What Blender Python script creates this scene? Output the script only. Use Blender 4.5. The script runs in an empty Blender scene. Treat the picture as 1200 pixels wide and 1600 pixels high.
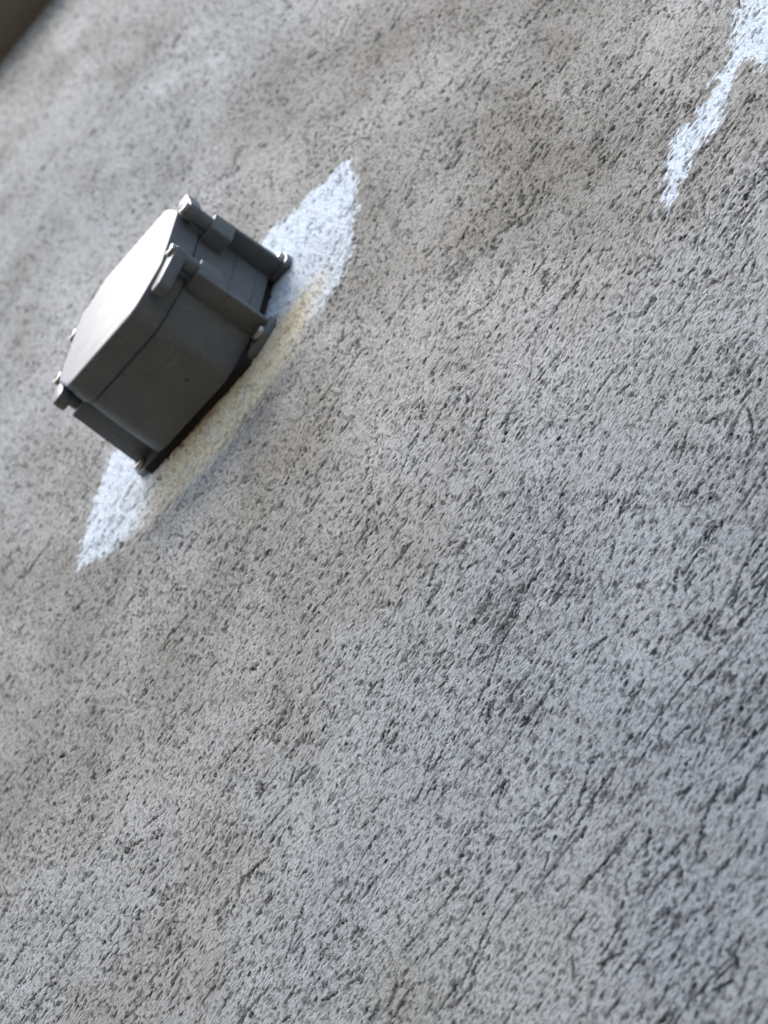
import bpy, bmesh, math
import numpy as np
from mathutils import Matrix, Vector

sc = bpy.context.scene
col = sc.collection
S = 0.12                                   # metres per box width, the unit everything below is measured in

# ------------------------------------------------------------------ camera
cam_d = bpy.data.cameras.new('camera')
cam = bpy.data.objects.new('camera', cam_d)
col.objects.link(cam)
cam_d.sensor_fit = 'VERTICAL'
cam_d.sensor_height = 24.0
cam_d.sensor_width = 18.0
cam_d.lens = 5547 / 1600 * 24
cam_d.clip_start = 0.02
cam_d.clip_end = 200
CR = Vector((0.60991827, 0.78576796, 0.10280276))
CD = Vector((-0.62786054, 0.55829953, -0.54230321))
CF = Vector((-0.48351922, 0.26621484, 0.83386978))
CP = Vector((8.06357288, -3.42077545, -14.10954822)) * S
m = Matrix.Identity(4)
for i in range(3):
    m[i][0], m[i][1], m[i][2], m[i][3] = CR[i], -CD[i], -CF[i], CP[i]
cam.matrix_world = m
cam_d.dof.use_dof = True
cam_d.dof.focus_distance = 11.9 * S
cam_d.dof.aperture_fstop = 83.2 / 1000 / (0.033 * S)
sc.camera = cam

# ------------------------------------------------------------------ sky, sun, exposure
SUN = Vector((-0.27, -0.46, 0.845)).normalized()      # towards the light
world = bpy.data.worlds.new('World')
sc.world = world
world.use_nodes = True
wn = world.node_tree
bg = wn.nodes['Background']
sky = wn.nodes.new('ShaderNodeTexSky')
sky.sky_type = 'NISHITA'
sky.sun_disc = False
sky.sun_elevation = math.asin(SUN.z)
sky.sun_rotation = math.atan2(SUN.x, SUN.y)
sky.air_density = 1.0
sky.dust_density = 2.5
wn.links.new(sky.outputs[0], bg.inputs[0])
bg.inputs[1].default_value = 0.14
sd = bpy.data.lights.new('sun', 'SUN')
sd.energy = 1.3
sd.angle = math.radians(20)
sd.color = (1.0, 0.99, 0.965)
sun = bpy.data.objects.new('sun', sd)
col.objects.link(sun)
sun.location = (0, -3, 5)
sun.rotation_euler = SUN.to_track_quat('Z', 'Y').to_euler()
sc.view_settings.view_transform = 'Standard'
sc.view_settings.look = 'None'
sc.view_settings.gamma = 1
sc.view_settings.exposure = 1.02
sc.view_settings.use_curve_mapping = False
sc.render.engine = 'CYCLES'
sc.cycles.filter_width = 1.0
sc.cycles.use_denoising = True

# ------------------------------------------------------------------ helpers
def mat(name):
    mm = bpy.data.materials.new(name)
    mm.use_nodes = True
    nt = mm.node_tree
    return mm, nt, nt.nodes['Principled BSDF']

def node(nt, kind, **kw):
    n = nt.nodes.new(kind)
    for k, v in kw.items():
        if k.startswith('i_'):
            key = k[2:]
            n.inputs[int(key) if key.isdigit() else key.replace('_', ' ')].default_value = v
        else:
            setattr(n, k, v)
    return n

def ramp(nt, src, stops):
    r = nt.nodes.new('ShaderNodeValToRGB')
    els = r.color_ramp.elements
    while len(els) < len(stops):
        els.new(0.5)
    for e, (p, c) in zip(els, stops):
        e.position = p
        e.color = c if len(c) == 4 else (*c, 1)
    nt.links.new(src, r.inputs[0])
    return r

def mixc(nt, fac, a, b, blend='MIX'):
    n = nt.nodes.new('ShaderNodeMix')
    n.data_type = 'RGBA'
    n.blend_type = blend
    for sock, v in ((n.inputs[0], fac), (n.inputs[6], a), (n.inputs[7], b)):
        if hasattr(v, 'is_linked'):
            nt.links.new(v, sock)
        else:
            sock.default_value = v if not isinstance(v, tuple) or len(v) == 4 else (*v, 1)
    return n.outputs[2]

def noise(nt, vec, scale, detail=4, rough=0.55):
    n = node(nt, 'ShaderNodeTexNoise', i_Scale=scale, i_Detail=detail, i_Roughness=rough)
    nt.links.new(vec, n.inputs['Vector'])
    return n.outputs['Fac']

def link_mesh(name, bm, material, parent=None, smooth=True):
    me = bpy.data.meshes.new(name)
    bmesh.ops.recalc_face_normals(bm, faces=bm.faces)
    bm.to_mesh(me)
    bm.free()
    me.materials.append(material)
    o = bpy.data.objects.new(name, me)
    col.objects.link(o)
    o.parent = parent
    if smooth:
        for p in me.polygons:
            p.use_smooth = True
        md = o.modifiers.new('edges', 'EDGE_SPLIT')
        md.split_angle = math.radians(38)
    return o

def tag(o, label=None, cat=None, group=None, kind=None):
    for k, v in (('label', label), ('category', cat), ('group', group), ('kind', kind)):
        if v:
            o[k] = v
    return o

# ------------------------------------------------------------------ materials
def wall_material():
    mm, nt, bs = mat('plaster')
    geo = node(nt, 'ShaderNodeNewGeometry')
    pos = geo.outputs['Position']
    rot = node(nt, 'ShaderNodeMapping', i_Rotation=(0, math.radians(40), 0))
    nt.links.new(pos, rot.inputs[0])
    coat = node(nt, 'ShaderNodeAttribute', attribute_name='coat').outputs['Fac']
    pit = node(nt, 'ShaderNodeAttribute', attribute_name='pit').outputs['Fac']
    # grey wash: cloudy, lit grain tops and dark hollows painted into the colour
    st2 = node(nt, 'ShaderNodeMapping', i_Scale=(0.75, 1, 1))
    nt.links.new(rot.outputs[0], st2.inputs[0])
    v2 = st2.outputs[0]
    def dot(vec):
        n = node(nt, 'ShaderNodeVectorMath', operation='DOT_PRODUCT', i_1=vec)
        nt.links.new(pos, n.inputs[0])
        return n.outputs['Value']
    cmb = node(nt, 'ShaderNodeCombineXYZ')
    nt.links.new(dot((-0.16, 0, 0.28)), cmb.inputs[0])
    nt.links.new(dot((0.865, 0, 0.50)), cmb.inputs[1])
    n1 = noise(nt, cmb.outputs[0], 9, 4, 0.6)
    n2 = noise(nt, cmb.outputs[0], 42, 6, 0.65)
    n3 = noise(nt, v2, 560, 4, 0.68)
    n4 = noise(nt, v2, 1300, 3, 0.6)
    tone = node(nt, 'ShaderNodeAttribute', attribute_name='tone').outputs['Fac']
    warm_shade_tint = node(nt, 'ShaderNodeAttribute', attribute_name='warm_shade_tint').outputs['Fac']
    tn = node(nt, 'ShaderNodeMath', operation='ADD')
    nt.links.new(n1, tn.inputs[0])
    nt.links.new(tone, tn.inputs[1])
    # torn pores finer than the mesh, drawn out along the float strokes
    cm2 = node(nt, 'ShaderNodeCombineXYZ')
    nt.links.new(dot((0.83, 0, 0.56)), cm2.inputs[0])
    nt.links.new(dot((-0.95, 0, 1.41)), cm2.inputs[1])
    f1 = noise(nt, cm2.outputs[0], 215, 4, 0.72)
    f2 = noise(nt, cm2.outputs[0], 430, 2, 0.6)
    fr1 = ramp(nt, f1, [(0.385, (0.0,) * 3), (0.435, (1.0,) * 3)]).outputs[0]
    fr2 = ramp(nt, f2, [(0.35, (0.0,) * 3), (0.43, (1.0,) * 3)]).outputs[0]
    fleck = mixc(nt, 1.0, fr1, fr2, 'MULTIPLY')
    # beyond the finely modelled stretch the larger pores are relief of the material only
    ins = node(nt, 'ShaderNodeAttribute', attribute_name='inside').outputs['Fac']
    g1 = ramp(nt, noise(nt, cm2.outputs[0], 110, 4, 0.75), [(0.39, (0.0,) * 3), (0.46, (1.0,) * 3)]).outputs[0]
    g2 = ramp(nt, noise(nt, cm2.outputs[0], 60, 5, 0.8), [(0.34, (0.0,) * 3), (0.40, (1.0,) * 3)]).outputs[0]
    far = mixc(nt, ins, mixc(nt, 1.0, g1, g2, 'MULTIPLY'), (1, 1, 1))
    fleck = mixc(nt, 1.0, fleck, far, 'MULTIPLY')
    big = ramp(nt, tn.outputs[0], [(0.22, (0.226, 0.216, 0.186)), (0.5, (0.303, 0.310, 0.288)), (0.66, (0.318, 0.338, 0.340)), (0.92, (0.222, 0.262, 0.295))])
    mid = ramp(nt, n2, [(0.32, (0.90, 0.89, 0.88)), (0.66, (1.08, 1.08, 1.09))])
    fin = ramp(nt, n3, [(0.32, (0.55, 0.53, 0.50)), (0.48, (0.98, 0.98, 0.98)), (0.68, (1.25, 1.26, 1.27))])
    g = mixc(nt, 1.0, big.outputs[0], mid.outputs[0], 'MULTIPLY')
    g = mixc(nt, 1.0, g, fin.outputs[0], 'MULTIPLY')
    g = mixc(nt, fleck, mixc(nt, 1.0, g, (0.24, 0.225, 0.20), 'MULTIPLY'), g)
    # older white coat
    w = ramp(nt, n3, [(0.28, (0.44, 0.49, 0.53)), (0.37, (0.67, 0.79, 0.91)), (0.7, (0.74, 0.85, 0.95))]).outputs[0]
    # tan tint below the box: warm bounced light and glints painted over some dirt
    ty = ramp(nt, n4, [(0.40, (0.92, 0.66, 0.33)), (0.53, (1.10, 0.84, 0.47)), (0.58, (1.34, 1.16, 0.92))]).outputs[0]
    w = mixc(nt, warm_shade_tint, w, mixc(nt, 1.0, w, ty, 'MULTIPLY'))
    c = mixc(nt, coat, g, w)
    # dirt in the pits, deepened to paint in the shade of the relief
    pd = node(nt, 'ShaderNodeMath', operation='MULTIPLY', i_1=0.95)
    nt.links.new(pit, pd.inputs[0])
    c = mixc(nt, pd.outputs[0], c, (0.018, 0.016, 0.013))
    nt.links.new(c, bs.inputs['Base Color'])
    rr = ramp(nt, n1, [(0.35, (0.85,) * 3), (0.68, (0.62,) * 3)])
    nt.links.new(rr.outputs[0], bs.inputs['Roughness'])
    bs.inputs['Specular IOR Level'].default_value = 0.4
    # fine sandy relief below the size of the mesh
    b1 = node(nt, 'ShaderNodeBump', i_Strength=1.0, i_Distance=0.0010)
    nt.links.new(n4, b1.inputs['Height'])
    b2 = node(nt, 'ShaderNodeBump', i_Strength=0.8, i_Distance=0.0015)
    nt.links.new(n3, b2.inputs['Height'])
    nt.links.new(b1.outputs[0], b2.inputs['Normal'])
    b3 = node(nt, 'ShaderNodeBump', i_Strength=1.0, i_Distance=0.0008)
    nt.links.new(fleck, b3.inputs['Height'])
    nt.links.new(b2.outputs[0], b3.inputs['Normal'])
    nt.links.new(b3.outputs[0], bs.inputs['Normal'])
    return mm

def plastic(name, base, rough):
    mm, nt, bs = mat(name)
    tc = node(nt, 'ShaderNodeNewGeometry').outputs['Position']
    n1 = noise(nt, tc, 45, 5, 0.6)
    n2 = noise(nt, tc, 260, 4, 0.65)
    a = ramp(nt, n1, [(0.3, tuple(v * 0.86 for v in base)), (0.7, tuple(v * 1.1 for v in base))])
    dust = ramp(nt, n2, [(0.52, (0, 0, 0)), (0.8, (0.30,) * 3)])
    c = mixc(nt, dust.outputs[0], a.outputs[0], (0.30, 0.28, 0.25))
    # scuffs and hairline scratches: thin bands of a warped, stretched noise
    mp = node(nt, 'ShaderNodeMapping', i_Rotation=(0.3, 0.5, 0.2), i_Scale=(30, 160, 420))
    nt.links.new(tc, mp.inputs[0])
    sc1 = ramp(nt, noise(nt, mp.outputs[0], 1.0, 3, 0.5), [(0.670, (0, 0, 0)), (0.70, (0.16,) * 3)]).outputs[0]
    c = mixc(nt, sc1, c, (0.34, 0.33, 0.31))
    rub = ramp(nt, noise(nt, tc, 95, 5, 0.7), [(0.64, (0, 0, 0)), (0.70, (0.75,) * 3)]).outputs[0]
    c = mixc(nt, rub, c, (0.045, 0.043, 0.040))
    nt.links.new(c, bs.inputs['Base Color'])
    r = ramp(nt, n1, [(0.3, (rough - 0.06,) * 3), (0.7, (rough + 0.08,) * 3)])
    nt.links.new(r.outputs[0], bs.inputs['Roughness'])
    bs.inputs['Specular IOR Level'].default_value = 0.36
    b = node(nt, 'ShaderNodeBump', i_Strength=0.12, i_Distance=0.0006)
    nt.links.new(n2, b.inputs['Height'])
    nt.links.new(b.outputs[0], bs.inputs['Normal'])
    return mm

def simple(name, base, rough, metal=0.0, var=0.15, scale=80):
    mm, nt, bs = mat(name)
    tc = node(nt, 'ShaderNodeNewGeometry').outputs['Position']
    r = ramp(nt, noise(nt, tc, scale, 5, 0.6), [(0.3, tuple(v * (1 - var) for v in base)), (0.7, tuple(v * (1 + var) for v in base))])
    nt.links.new(r.outputs[0], bs.inputs['Base Color'])
    bs.inputs['Roughness'].default_value = rough
    bs.inputs['Metallic'].default_value = metal
    return mm

M_WALL = wall_material()
M_BOX = plastic('grey_plastic', (0.135, 0.152, 0.163), 0.45)
M_SCREW = simple('zinc_screw', (0.42, 0.41, 0.39), 0.38, 1.0, 0.2, 300)
M_GAP = simple('gap_black', (0.012, 0.012, 0.012), 0.8)
M_WOOD = simple('olive_board', (0.24, 0.24, 0.215), 0.75, 0, 0.2, 14)
M_GROUND = simple('sandy_paving', (0.11, 0.080, 0.050), 0.9, 0, 0.2, 6)

# ------------------------------------------------------------------ ground
bm = bmesh.new()
GZ = -2.7
for x, y in ((-60, -80), (60, -80), (60, 20), (-60, 20)):
    bm.verts.new((x, y, GZ))
bm.faces.new(bm.verts)
tag(link_mesh('ground', bm, M_GROUND, smooth=False), kind='structure')

# ------------------------------------------------------------------ plaster wall
rng = np.random.default_rng(11)

def perlin(x, y, seed):
    r = np.random.default_rng(seed)
    n = 1024
    ang = r.random((n, n), dtype=np.float32) * 2 * np.pi
    gx, gy = np.cos(ang), np.sin(ang)
    xi = np.floor(x).astype(np.int32)
    yi = np.floor(y).astype(np.int32)
    fx = (x - xi).astype(np.float32)
    fy = (y - yi).astype(np.float32)
    ux = fx * fx * fx * (fx * (fx * 6 - 15) + 10)
    uy = fy * fy * fy * (fy * (fy * 6 - 15) + 10)
    def g(dx, dy):
        a = (xi + dx) & (n - 1)
        b = (yi + dy) & (n - 1)
        return gx[a, b] * (fx - dx) + gy[a, b] * (fy - dy)
    a = g(0, 0) * (1 - ux) + g(1, 0) * ux
    b = g(0, 1) * (1 - ux) + g(1, 1) * ux
    return (a * (1 - uy) + b * uy) * 1.45

def sstep(a, b, x):
    t = np.clip((x - a) / (b - a), 0, 1)
    return t * t * (3 - 2 * t)

CLOUDS = [(1.32, 1.22, 1.6, -0.16), (2.35, -1.36, 0.9, -0.12), (3.46, -2.9, 0.5, -0.14), (1.04, -1.68, 0.7, -0.14), (1.4, -1.71, 0.7, -0.1), (0.18, -2.56, 0.55, -0.14), (0.62, -2.71, 0.5, -0.08), (2.05, -2.16, 0.7, -0.1), (2.71, -0.79, 0.8, -0.1), (3.8, -7.56, 0.9, 0.1), (-3.13, 7.18, 5, 0.2), (-1.88, 5.29, 2.5, 0.14), (2.25, -5.74, 0.7, 0.12), (-1.99, 1.55, 1.0, 0.12), (3.87, -6.24, 0.6, 0.1), (0.36, -4.53, 0.7, 0.12), (2.75, -4.81, 0.6, 0.1), (3.32, -3.84, 0.4, 0.06), (-0.42, 4.06, 1.5, 0.06), (-0.18, -1.41, 0.4, 0.1)]

# the finely modelled part of the wall: a long rectangle turned along the trowelled run
U = np.array((-0.5015, 0.8652))
V = np.array((0.8652, 0.5015))
NR, NC = 1200, 1150
U0, U1, V0, V1 = -9.8, 15.4, -2.75, 2.5
k0, k1 = 16.6 + U0 * 0.96, 16.6 + U1 * 0.96
q = np.linspace(1 / k0 ** 0.85, 1 / k1 ** 0.85, NR)
us = ((1 / q) ** (1 / 0.85) - 16.6) / 0.96
vs = np.linspace(V0, V1, NC)
uu, vv = np.meshgrid(us, vs, indexing='ij')
X = uu * U[0] + vv * V[0]                   # wall coordinates in box widths
Z = uu * U[1] + vv * V[1]
MM = S * 1000
xm, zm = X * MM, Z * MM                     # and in millimetres
ca, sa = math.cos(math.radians(40)), math.sin(math.radians(40))
al, ac = xm * ca + zm * sa, -xm * sa + zm * ca      # along / across the strokes
warp = perlin(xm / 60, zm / 60, 1) * 14
alw, acw = al + warp * 0.3, ac + warp

um, vm = uu * MM, vv * MM
clump = 0.6 * perlin(um / 190, vm / 70, 2) + 0.5 * perlin(um / 60, vm / 28, 3)
h = 0.5 * perlin(xm / 240, zm / 240, 4) + 0.07 * perlin(xm / 50, zm / 50, 5) + 0.12 * perlin(alw / 11, acw / 9, 6)
rough = 0.85 + 0.35 * np.clip(clump, -1, 1)
h += rough * (0.12 * perlin(alw / 4.4, acw / 3.4, 7) + 0.13 * perlin(alw / 2.6, acw / 2.1, 8) + 0.12 * perlin(xm / 1.5, zm / 1.5, 9))
# open-pored sand: flat tops with small torn hollows between them
p1 = perlin(alw / 6.4, acw / 2.3, 40) + 0.42 * perlin(alw / 2.1, acw / 1.4, 41)
p2 = perlin(alw / 3.2, acw / 1.7, 42) + 0.3 * perlin(xm / 1.4, zm / 1.4, 43)
pore = sstep(0.36, 0.58, p1 + 0.18 * clump) * 0.95 + sstep(0.44, 0.64, p2 + 0.16 * clump) * 0.75
h -= 0.85 * pore
# bark-like tearing: narrow valleys of a stretched noise
v1 = 1 - np.abs(perlin(alw / 17, acw / 5.5, 12)) * 9
v2 = 1 - np.abs(perlin(alw / 8, acw / 3.6, 13)) * 5
gate = sstep(0.08, 0.7, 0.8 * clump + 0.45 * perlin(alw / 18, acw / 12, 14))
h -= gate * (1.0 * np.clip(v1, 0, 1) ** 2 + 0.4 * np.clip(v2, 0, 1) ** 2)

cav = np.zeros_like(h)                      # how deep a spot lies inside a pit or groove

def stroke(pts, wid, depth):
    """a groove (or a pit when short) pressed into the height field; pts in mm"""
    pts = np.asarray(pts)
    uvw = pts / MM @ np.stack((U, V), 1)
    pad = wid * 2.6 / MM
    i0, i1 = np.searchsorted(us, (uvw[:, 0].min() - pad, uvw[:, 0].max() + pad))
    j0, j1 = np.searchsorted(vs, (uvw[:, 1].min() - pad, uvw[:, 1].max() + pad))
    if i1 <= i0 or j1 <= j0:
        return
    px, pz = xm[i0:i1, j0:j1], zm[i0:i1, j0:j1]
    best = np.full(px.shape, 1e9)
    n = len(pts) - 1
    for k in range(n):
        a, b = pts[k], pts[k + 1]
        d = b - a
        t = np.clip(((px - a[0]) * d[0] + (pz - a[1]) * d[1]) / (d @ d + 1e-9), 0, 1)
        s = (k + t) / n
        w = wid * (0.35 + 0.65 * np.sin(np.pi * np.clip(s * 0.9 + 0.05, 0, 1)) ** 0.6)
        best = np.minimum(best, np.hypot(px - a[0] - d[0] * t, pz - a[1] - d[1] * t) / w)
    f = np.exp(-best ** 2.4)
    lip = np.exp(-((best - 1.55) / 0.45) ** 2)
    h[i0:i1, j0:j1] -= depth * f - 0.14 * depth * lip
    cav[i0:i1, j0:j1] = np.maximum(cav[i0:i1, j0:j1], f * min(1.0, depth / 1.3))

def rand_uv(n):
    u = rng.uniform(U0 + 0.1, U1 - 0.1, n)
    v = rng.uniform(V0 + 0.1, V1 - 0.1, n)
    return (np.outer(u, U) + np.outer(v, V)) * MM

def cl_at(p):
    uvw = p / MM @ np.stack((U, V), 1)
    i = np.clip(np.searchsorted(us, uvw[:, 0]), 0, NR - 1)
    j = np.clip(np.searchsorted(vs, uvw[:, 1]), 0, NC - 1)
    return clump[i, j]

for n, lo, hi, w0, w1, d0, d1, thr in ((11000, 0.3, 2.2, 0.6, 1.05, 1.6, 2.8, -0.2), (12000, 4, 13, 0.40, 0.66, 1.2, 2.4, -0.05),
                                       (1000, 13, 34, 0.42, 0.70, 1.3, 2.4, 0.0)):
    P = rand_uv(n)
    C = 0.55 * cl_at(P) + rng.normal(0, 0.4, n)
    for p, c in zip(P, C):
        if c < thr:
            continue
        L = rng.uniform(lo, hi)
        a = math.radians(rng.normal(33, 24 if L < 18 else 20))
        pts = [p]
        k = 2 if L < 6 else 3 if L < 18 else 6
        for _ in range(k - 1):
            a += rng.normal(0, 0.12)
            pts.append(pts[-1] + np.array((math.cos(a), math.sin(a))) * L / (k - 1))
        stroke(pts, rng.uniform(w0, w1), rng.uniform(d0, d1))

# where the older white coat was left bare: a round patch about the box and a ragged run by the edge
th_r = np.array([(-3.14, 1.03), (-2.96, 1.01), (-2.70, 1.13), (-2.55, 1.15), (-2.42, 1.11), (-2.14, 1.07), (-1.96, 1.03), (-1.76, 1.03), (-1.50, 1.10),
                 (-1.38, 1.11), (-1.22, 1.11), (-1.07, 1.12), (-0.92, 1.12), (-0.76, 1.12), (-0.63, 1.16), (-0.53, 1.20), (-0.42, 1.16), (-0.14, 1.04),
                 (0.33, 1.01), (0.60, 1.10), (0.82, 1.18), (0.98, 1.13), (1.12, 1.08), (1.24, 1.05), (1.45, 1.08), (2.2, 1.06), (2.68, 1.10), (2.93, 1.04), (3.15, 1.03)])
dx, dz = X - 0.04, Z + 0.015
rad = np.hypot(dx, dz)
sd_c = np.interp(np.arctan2(dz, dx), th_r[:, 0], th_r[:, 1]) - rad
run = np.array([(3.786, -2.203), (3.763, -2.383), (3.745, -2.593), (3.695, -2.644), (3.654, -2.657), (3.637, -2.759), (3.595, -2.745), (3.551, -2.828), (3.48, -2.796),
                (3.441, -2.788), (3.4, -2.877), (3.4, -2.999), (3.418, -3.12), (3.397, -3.186), (3.417, -3.284), (3.465, -3.306), (3.48, -3.211), (3.531, -3.213),
                (3.553, -3.102), (3.626, -3.065), (3.693, -3.043), (3.723, -2.94), (3.764, -2.853), (3.783, -2.705), (3.89, -2.899), (3.941, -2.97), (4.1, -2.95), (4.45, -2.5), (4.4, -1.7), (3.85, -1.6)])
sd_s = np.full(X.shape, -1.0)
box_ = (X > 3.1) & (Z > -3.7) & (Z < -1.2)
px, pz = X[box_], Z[box_]
dist = np.full(px.shape, 1e9)
ins = np.zeros(px.shape, bool)
for a, b in zip(run, np.roll(run, -1, 0)):
    d = b - a
    t = np.clip(((px - a[0]) * d[0] + (pz - a[1]) * d[1]) / (d @ d), 0, 1)
    dist = np.minimum(dist, np.hypot(px - a[0] - d[0] * t, pz - a[1] - d[1] * t))
    cr = (a[1] > pz) != (b[1] > pz)
    with np.errstate(divide='ignore', invalid='ignore'):
        ins ^= cr & (px < (b[0] - a[0]) * (pz - a[1]) / (b[1] - a[1]) + a[0])
sd_s[box_] = np.where(ins, dist, -dist)
rag = 0.038 * perlin(alw / 16, acw / 6, 20) + 0.045 * perlin(alw / 4.5, acw / 2.2, 21)
below = sstep(-2.3, -1.9, np.arctan2(dz, dx)) * (1 - sstep(-0.85, -0.5, np.arctan2(dz, dx)))
coat = np.maximum(sstep(-0.012 - 0.15 * below, 0.014 + 0.17 * below, sd_c + rag * (1.3 + 0.9 * below)), sstep(-0.012, 0.012, sd_s + rag * 1.5))
# grey specks left inside the white and white specks in the grey around it
spk = perlin(alw / 7, acw / 2.8, 22) + 0.5 * perlin(alw / 3, acw / 1.6, 23)
coat *= 1 - 0.75 * sstep(0.62, 0.85, spk)

# painted warm shade below the box and the large clouds of the wash
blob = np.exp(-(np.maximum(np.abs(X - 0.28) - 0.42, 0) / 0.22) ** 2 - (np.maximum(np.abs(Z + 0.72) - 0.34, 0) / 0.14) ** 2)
warm_shade_tint = np.clip(blob * (1.0 + 0.35 * perlin(alw / 14, acw / 9, 30)), 0, 1)
tone = np.zeros_like(h)
for cx, cz, r, v in CLOUDS:
    tone += (0.95 if v < 0 else 0.65) * v * np.exp(-((X - cx) ** 2 + (Z - cz) ** 2) / r ** 2)
tone += 0.09 * perlin(um / 420, vm / 110, 31) + 0.03 * perlin(um / 120, vm / 40, 32)
tone += 0.05 * sstep(3.0, 6.5, -uu) + 0.34 * np.exp(-((uu + 8.4) / 3.0) ** 2 - ((vv - 0.2) / 1.3) ** 2)

edge = np.minimum.reduce([uu - U0, U1 - uu, vv - V0, V1 - vv])
h = h - h.mean()
h *= sstep(0, 0.25, edge)
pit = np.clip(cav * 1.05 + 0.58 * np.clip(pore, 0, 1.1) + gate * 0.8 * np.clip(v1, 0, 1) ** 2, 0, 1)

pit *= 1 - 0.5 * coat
co = np.empty((NR * NC + 8, 3), np.float32)
co[:NR * NC, 0] = (X * S).ravel()
co[:NR * NC, 1] = (-h / 1000).ravel()
co[:NR * NC, 2] = (Z * S).ravel()
WX0, WX1, WZ0, WZ1, TH = -5.0, 5.0, GZ, 2.6, 0.25
outer = [(WX0, WZ0), (WX1, WZ0), (WX1, WZ1), (WX0, WZ1)]
for k, (x, z) in enumerate(outer):
    co[NR * NC + k] = (x, 0, z)
    co[NR * NC + 4 + k] = (x, TH, z)
ii = (np.arange(NR - 1)[:, None] * NC + np.arange(NC - 1)[None, :]).ravel()
quads = np.stack((ii, ii + 1, ii + NC + 1, ii + NC), 1)
c00, c01, c10, c11 = 0, NC - 1, (NR - 1) * NC, NR * NC - 1   # (U0,V0) (U0,V1) (U1,V0) (U1,V1)
b0 = NR * NC
extra = [(b0, b0 + 1, c01, c00), (b0 + 1, b0 + 2, c11, c01), (b0 + 2, b0 + 3, c10, c11), (b0 + 3, b0, c00, c10),
         (b0 + 5, b0 + 4, b0 + 7, b0 + 6), (b0 + 4, b0 + 5, b0 + 1, b0), (b0 + 5, b0 + 6, b0 + 2, b0 + 1), (b0 + 6, b0 + 7, b0 + 3, b0 + 2), (b0 + 7, b0 + 4, b0, b0 + 3)]
quads = np.concatenate((quads, np.array(extra)))
me = bpy.data.meshes.new('plaster_wall')
me.vertices.add(len(co))
me.vertices.foreach_set('co', co.ravel())
me.loops.add(quads.size)
me.loops.foreach_set('vertex_index', quads.ravel().astype(np.int32))
me.polygons.add(len(quads))
me.polygons.foreach_set('loop_start', np.arange(0, quads.size, 4, dtype=np.int32))
sm = np.ones(len(quads), bool)
sm[-9:] = False
me.polygons.foreach_set('use_smooth', sm)
me.update(calc_edges=True)
for nm, arr in (('coat', coat), ('inside', sstep(0, 0.25, edge)), ('pit', pit), ('tone', tone), ('warm_shade_tint', warm_shade_tint)):
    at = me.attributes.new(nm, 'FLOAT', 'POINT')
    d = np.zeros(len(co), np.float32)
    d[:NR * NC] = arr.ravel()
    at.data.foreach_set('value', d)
me.materials.append(M_WALL)
wall = bpy.data.objects.new('plaster_wall', me)
col.objects.link(wall)
tag(wall, 'rough grey plaster wall with scratches and a bare white round patch', 'wall')

# ------------------------------------------------------------------ board under the eave, top of the wall
bm = bmesh.new()
bmesh.ops.create_cube(bm, size=1)
for v in bm.verts:
    v.co = Vector((v.co.x * 10, -0.02 + v.co.y * 0.09, 13.5 * S + 0.06 + v.co.z * 0.12))
bmesh.ops.bevel(bm, geom=bm.edges[:], offset=0.004, segments=2, affect='EDGES')
tag(link_mesh('eave_board', bm, M_WOOD), 'dark olive brown board running along the top of the wall', 'eave')

# ------------------------------------------------------------------ junction box
def P3(x, z, o):
    return Vector((x * S, -o * S, z * S))

def outline(w, hh, cx, cz, r=0.03, seg=4):
    """octagon, half size w x hh, chamfers cx by cz, each corner rounded"""
    base = [(w, -hh + cz), (w, hh - cz), (w - cx, hh), (-w + cx, hh), (-w, hh - cz), (-w, -hh + cz), (-w + cx, -hh), (w - cx, -hh)]
    return fillet(base, r, seg)

def fillet(base, r, seg=4):
    out = []
    n = len(base)
    for i in range(n):
        p, a, b = Vector(base[i]), Vector(base[i - 1]), Vector(base[(i + 1) % n])
        d1, d2 = (a - p), (b - p)
        rr = min(r, d1.length * 0.45, d2.length * 0.45)
        s, e = p + d1.normalized() * rr, p + d2.normalized() * rr
        for k in range(seg + 1):
            t = k / seg
            out.append(s * (1 - t) ** 2 + p * 2 * t * (1 - t) + e * t * t)
    return out

def loft(bm, rings):
    """rings: list of (points2d, o); closed at both ends"""
    vr = [[bm.verts.new(P3(p[0], p[1], o)) for p in pts] for pts, o in rings]
    for a, b in zip(vr, vr[1:]):
        n = len(a)
        for i in range(n):
            bm.faces.new((a[i], a[(i + 1) % n], b[(i + 1) % n], b[i]))
    bm.faces.new(vr[0])
    bm.faces.new(vr[-1][::-1])

def grow(pts, d):
    c = sum((Vector(p) for p in pts), Vector((0, 0))) / len(pts)
    out = []
    n = len(pts)
    for i in range(n):
        p, a, b = Vector(pts[i]), Vector(pts[i - 1]), Vector(pts[(i + 1) % n])
        t = (b - a)
        nn = Vector((t.y, -t.x)).normalized()
        if nn.dot(p - c) < 0:
            nn = -nn
        out.append(p + nn * d)
    return out

def disc(cx, cz, r, n=24):
    return [Vector((cx + r * math.cos(2 * math.pi * k / n), cz + r * math.sin(2 * math.pi * k / n))) for k in range(n)]

def capsule(a, b, r, n=10):
    a, b = Vector(a), Vector(b)
    d = (b - a).normalized()
    t0 = math.atan2(d.y, d.x)
    pts = [b + Vector((math.cos(t0 - math.pi / 2 + math.pi * k / n), math.sin(t0 - math.pi / 2 + math.pi * k / n))) * r for k in range(n + 1)]
    pts += [a + Vector((math.cos(t0 + math.pi / 2 + math.pi * k / n), math.sin(t0 + math.pi / 2 + math.pi * k / n))) * r for k in range(n + 1)]
    return pts

def plate(bm, pts, o0, o1, bev=0.008):
    loft(bm, [(pts, o0), (pts, o1 - bev), (grow(pts, -bev * 0.35), o1 - bev * 0.3), (grow(pts, -bev), o1)])

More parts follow.
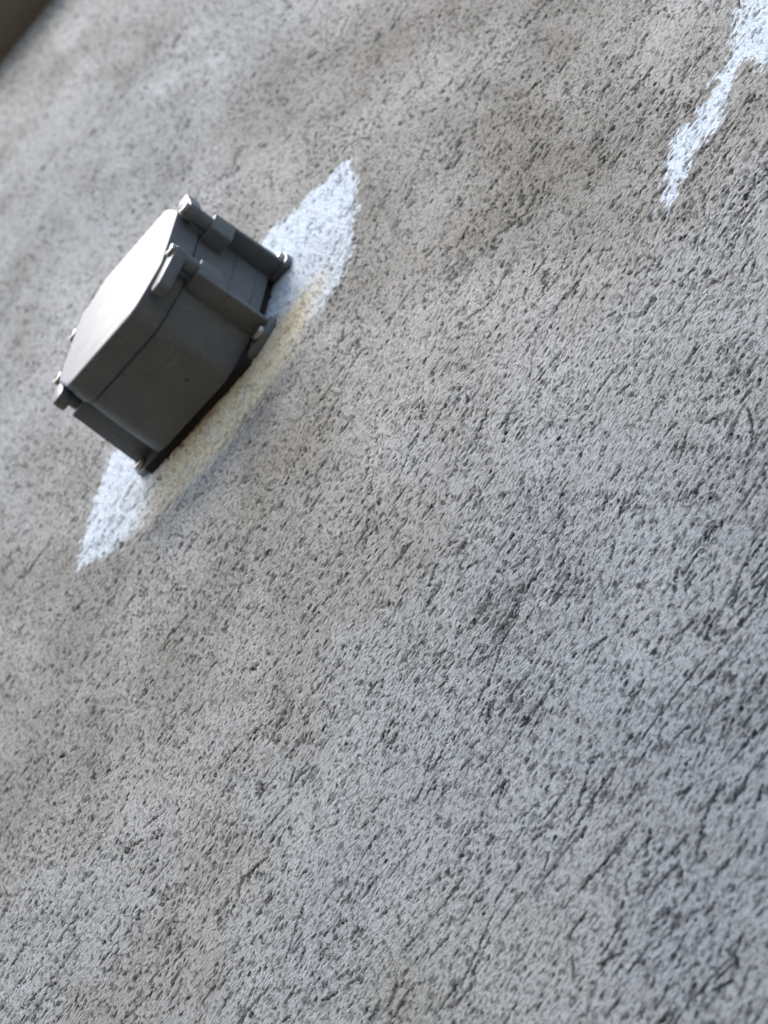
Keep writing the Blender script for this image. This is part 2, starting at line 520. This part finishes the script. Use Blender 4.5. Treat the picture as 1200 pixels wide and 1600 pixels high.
def screw_mesh(r, o0, o1, turn):
    """domed head with a real cross recess, about its own origin"""
    bm = bmesh.new()
    n = 28
    rings = [(r * 0.92, o0), (r, o0 + (o1 - o0) * 0.25), (r * 0.97, o0 + (o1 - o0) * 0.6), (r * 0.84, o1 - (o1 - o0) * 0.08)]
    vr = [[bm.verts.new(P3(q_ * math.cos(2 * math.pi * k / n), q_ * math.sin(2 * math.pi * k / n), o)) for k in range(n)] for q_, o in rings]
    for a, b in zip(vr, vr[1:]):
        for i in range(n):
            bm.faces.new((a[i], a[(i + 1) % n], b[(i + 1) % n], b[i]))
    bm.faces.new(vr[0])
    a_, b_ = r * 0.13, r * 0.58
    plus = [(b_, -a_), (b_, a_), (a_, a_), (a_, b_), (-a_, b_), (-a_, a_), (-b_, a_), (-b_, -a_), (-a_, -a_), (-a_, -b_), (a_, -b_), (a_, -a_)]
    c, s = math.cos(turn), math.sin(turn)
    plus = [(x * c - y * s, x * s + y * c) for x, y in plus]
    top = [bm.verts.new(P3(x, y, o1)) for x, y in plus]
    low = [bm.verts.new(P3(x * 0.9, y * 0.9, o0 + 0.2 * (o1 - o0))) for x, y in plus]
    es = [bm.edges.get((vr[-1][i], vr[-1][(i + 1) % n])) for i in range(n)]
    es += [bm.edges.new((top[i], top[(i + 1) % 12])) for i in range(12)]
    bmesh.ops.triangle_fill(bm, edges=es, use_beauty=True)
    for f in list(bm.faces):                     # drop anything filled inside the cross
        if all(v in top for v in f.verts):
            bm.faces.remove(f)
    for i in range(12):
        bm.faces.new((top[i], top[(i + 1) % 12], low[(i + 1) % 12], low[i]))
    bm.faces.new(low)
    return bm

box = bpy.data.objects.new('junction_box', None)
box.empty_display_size = 0.03
col.objects.link(box)
tag(box, 'grey plastic junction box with screwed lid on the white round patch', 'junction box')

BW, BH, BX, BZ = 0.41, 0.495, 0.15, 0.225
oct_b = outline(BW, BH, BX, BZ, 0.06, 6)

# black slab added for the dark of the shaded gap at the wall
bm = bmesh.new()
gk = fillet([(-0.40, -0.482), (0.385, -0.482), (0.385, 0.482), (-0.40, 0.482)], 0.02, 3)
loft(bm, [(gk, -0.02), (gk, 0.046)])
link_mesh('gap_shade', bm, M_GAP, box)

# hollow base shell up to the seam
bm = bmesh.new()
loft(bm, [(grow(oct_b, -0.004), 0.042), (grow(oct_b, 0.002), 0.046), (grow(oct_b, 0.0), 0.25), (grow(oct_b, -0.006), 0.428), (grow(oct_b, -0.014), 0.432), (grow(oct_b, -0.014), 0.45)])
base = link_mesh('enclosure_base', bm, M_BOX, box)

# lid with skirt and a rounded upper edge
bm = bmesh.new()
loft(bm, [(grow(oct_b, -0.004), 0.4385), (grow(oct_b, 0.001), 0.4415), (grow(oct_b, -0.003), 0.564), (grow(oct_b, -0.005), 0.571), (grow(oct_b, -0.011), 0.575),
          (grow(oct_b, -0.020), 0.577)])
lid = link_mesh('lid', bm, M_BOX, box)

first = {}
def shared(name, key, maker, material, parent, loc=(0, 0, 0)):
    if key in first:
        o = first[key].copy()
        o.name = name
        col.objects.link(o)
        o.parent = parent
    else:
        o = link_mesh(name, maker(), material, parent)
        first[key] = o
    o.location = loc
    return o

for sx in (-1, 1):
    for sz in (-1, 1):
        # lid ear hugging the chamfer, round end towards the middle of the side
        ex = sx * (0.468 if sx > 0 else 0.428)
        bm = bmesh.new()
        plate(bm, capsule((sx * 0.392, sz * 0.395), (ex, sz * 0.205), 0.041), 0.500, 0.562, 0.010)
        link_mesh('lid_ear', bm, M_BOX, lid)
        sm_o = link_mesh('screw', screw_mesh(0.034, 0.0, 0.022, 0.5 + 0.7 * sx + 0.3 * sz), M_SCREW, lid)
        sm_o.location = P3(ex, sz * 0.2, 0.560)
        # spacer below the ear, then a square boss
        bm = bmesh.new()
        loft(bm, [(disc(sx * 0.464, sz * 0.212, 0.040), 0.42), (disc(sx * 0.464, sz * 0.212, 0.040), 0.502)])
        link_mesh('spacer', bm, M_BOX, base)
        bm = bmesh.new()
        xs = sorted((sx * 0.40, sx * 0.503))
        zs = sorted((sz * 0.15, sz * 0.286))
        plate(bm, fillet([(xs[0], zs[0]), (xs[1], zs[0]), (xs[1], zs[1]), (xs[0], zs[1])], 0.012, 3), 0.31, 0.425, 0.006)
        link_mesh('screw_boss', bm, M_BOX, base)
        # fin running from the boss down to the wall
        bm = bmesh.new()
        xs = sorted((sx * 0.395, sx * 0.500))
        zs = sorted((sz * 0.262, sz * 0.284))
        def rect(ex, dz):
            x0, x1 = (xs[0], xs[1] + ex) if sx > 0 else (xs[0] - ex, xs[1])
            return fillet([(x0, zs[0] - dz), (x1, zs[0] - dz), (x1, zs[1] + dz), (x0, zs[1] + dz)], 0.006, 2)
        loft(bm, [(rect(0.012, 0.003), 0.012), (rect(0.004, 0.001), 0.3), (rect(0.0, 0.0), 0.418), (rect(-0.006, -0.003), 0.424)])
        link_mesh('fin', bm, M_BOX, base)
        # mounting tab in the corner, with its own screw
        bm = bmesh.new()
        pts = [(sx * 0.31, sz * 0.44), (sx * 0.40, sz * 0.24), (sx * 0.525, sz * 0.24), (sx * 0.535, sz * 0.28), (sx * 0.512, sz * 0.365), (sx * 0.45, sz * 0.425), (sx * 0.33, sz * 0.455)]
        if sx * sz < 0:
            pts = pts[::-1]
        plate(bm, fillet(pts, 0.03, 4), 0.004, 0.034, 0.006)
        tab = link_mesh('mounting_tab', bm, M_BOX, base)
        ms = link_mesh('screw', screw_mesh(0.040, 0.0, 0.03, 0.2 + sx + 0.5 * sz), M_SCREW, tab)
        ms.location = P3(sx * 0.462, sz * 0.345, 0.032)
    # faint raised lines across the end wall
    for o in (0.10, 0.222):
        bm = bmesh.new()
        bmesh.ops.create_cube(bm, size=1)
        for v in bm.verts:
            v.co = P3(sx * (BW + 0.002) + v.co.x * 0.008, v.co.z * 0.5, o + v.co.y * 0.007)
        link_mesh('end_rib', bm, M_BOX, base, smooth=False)
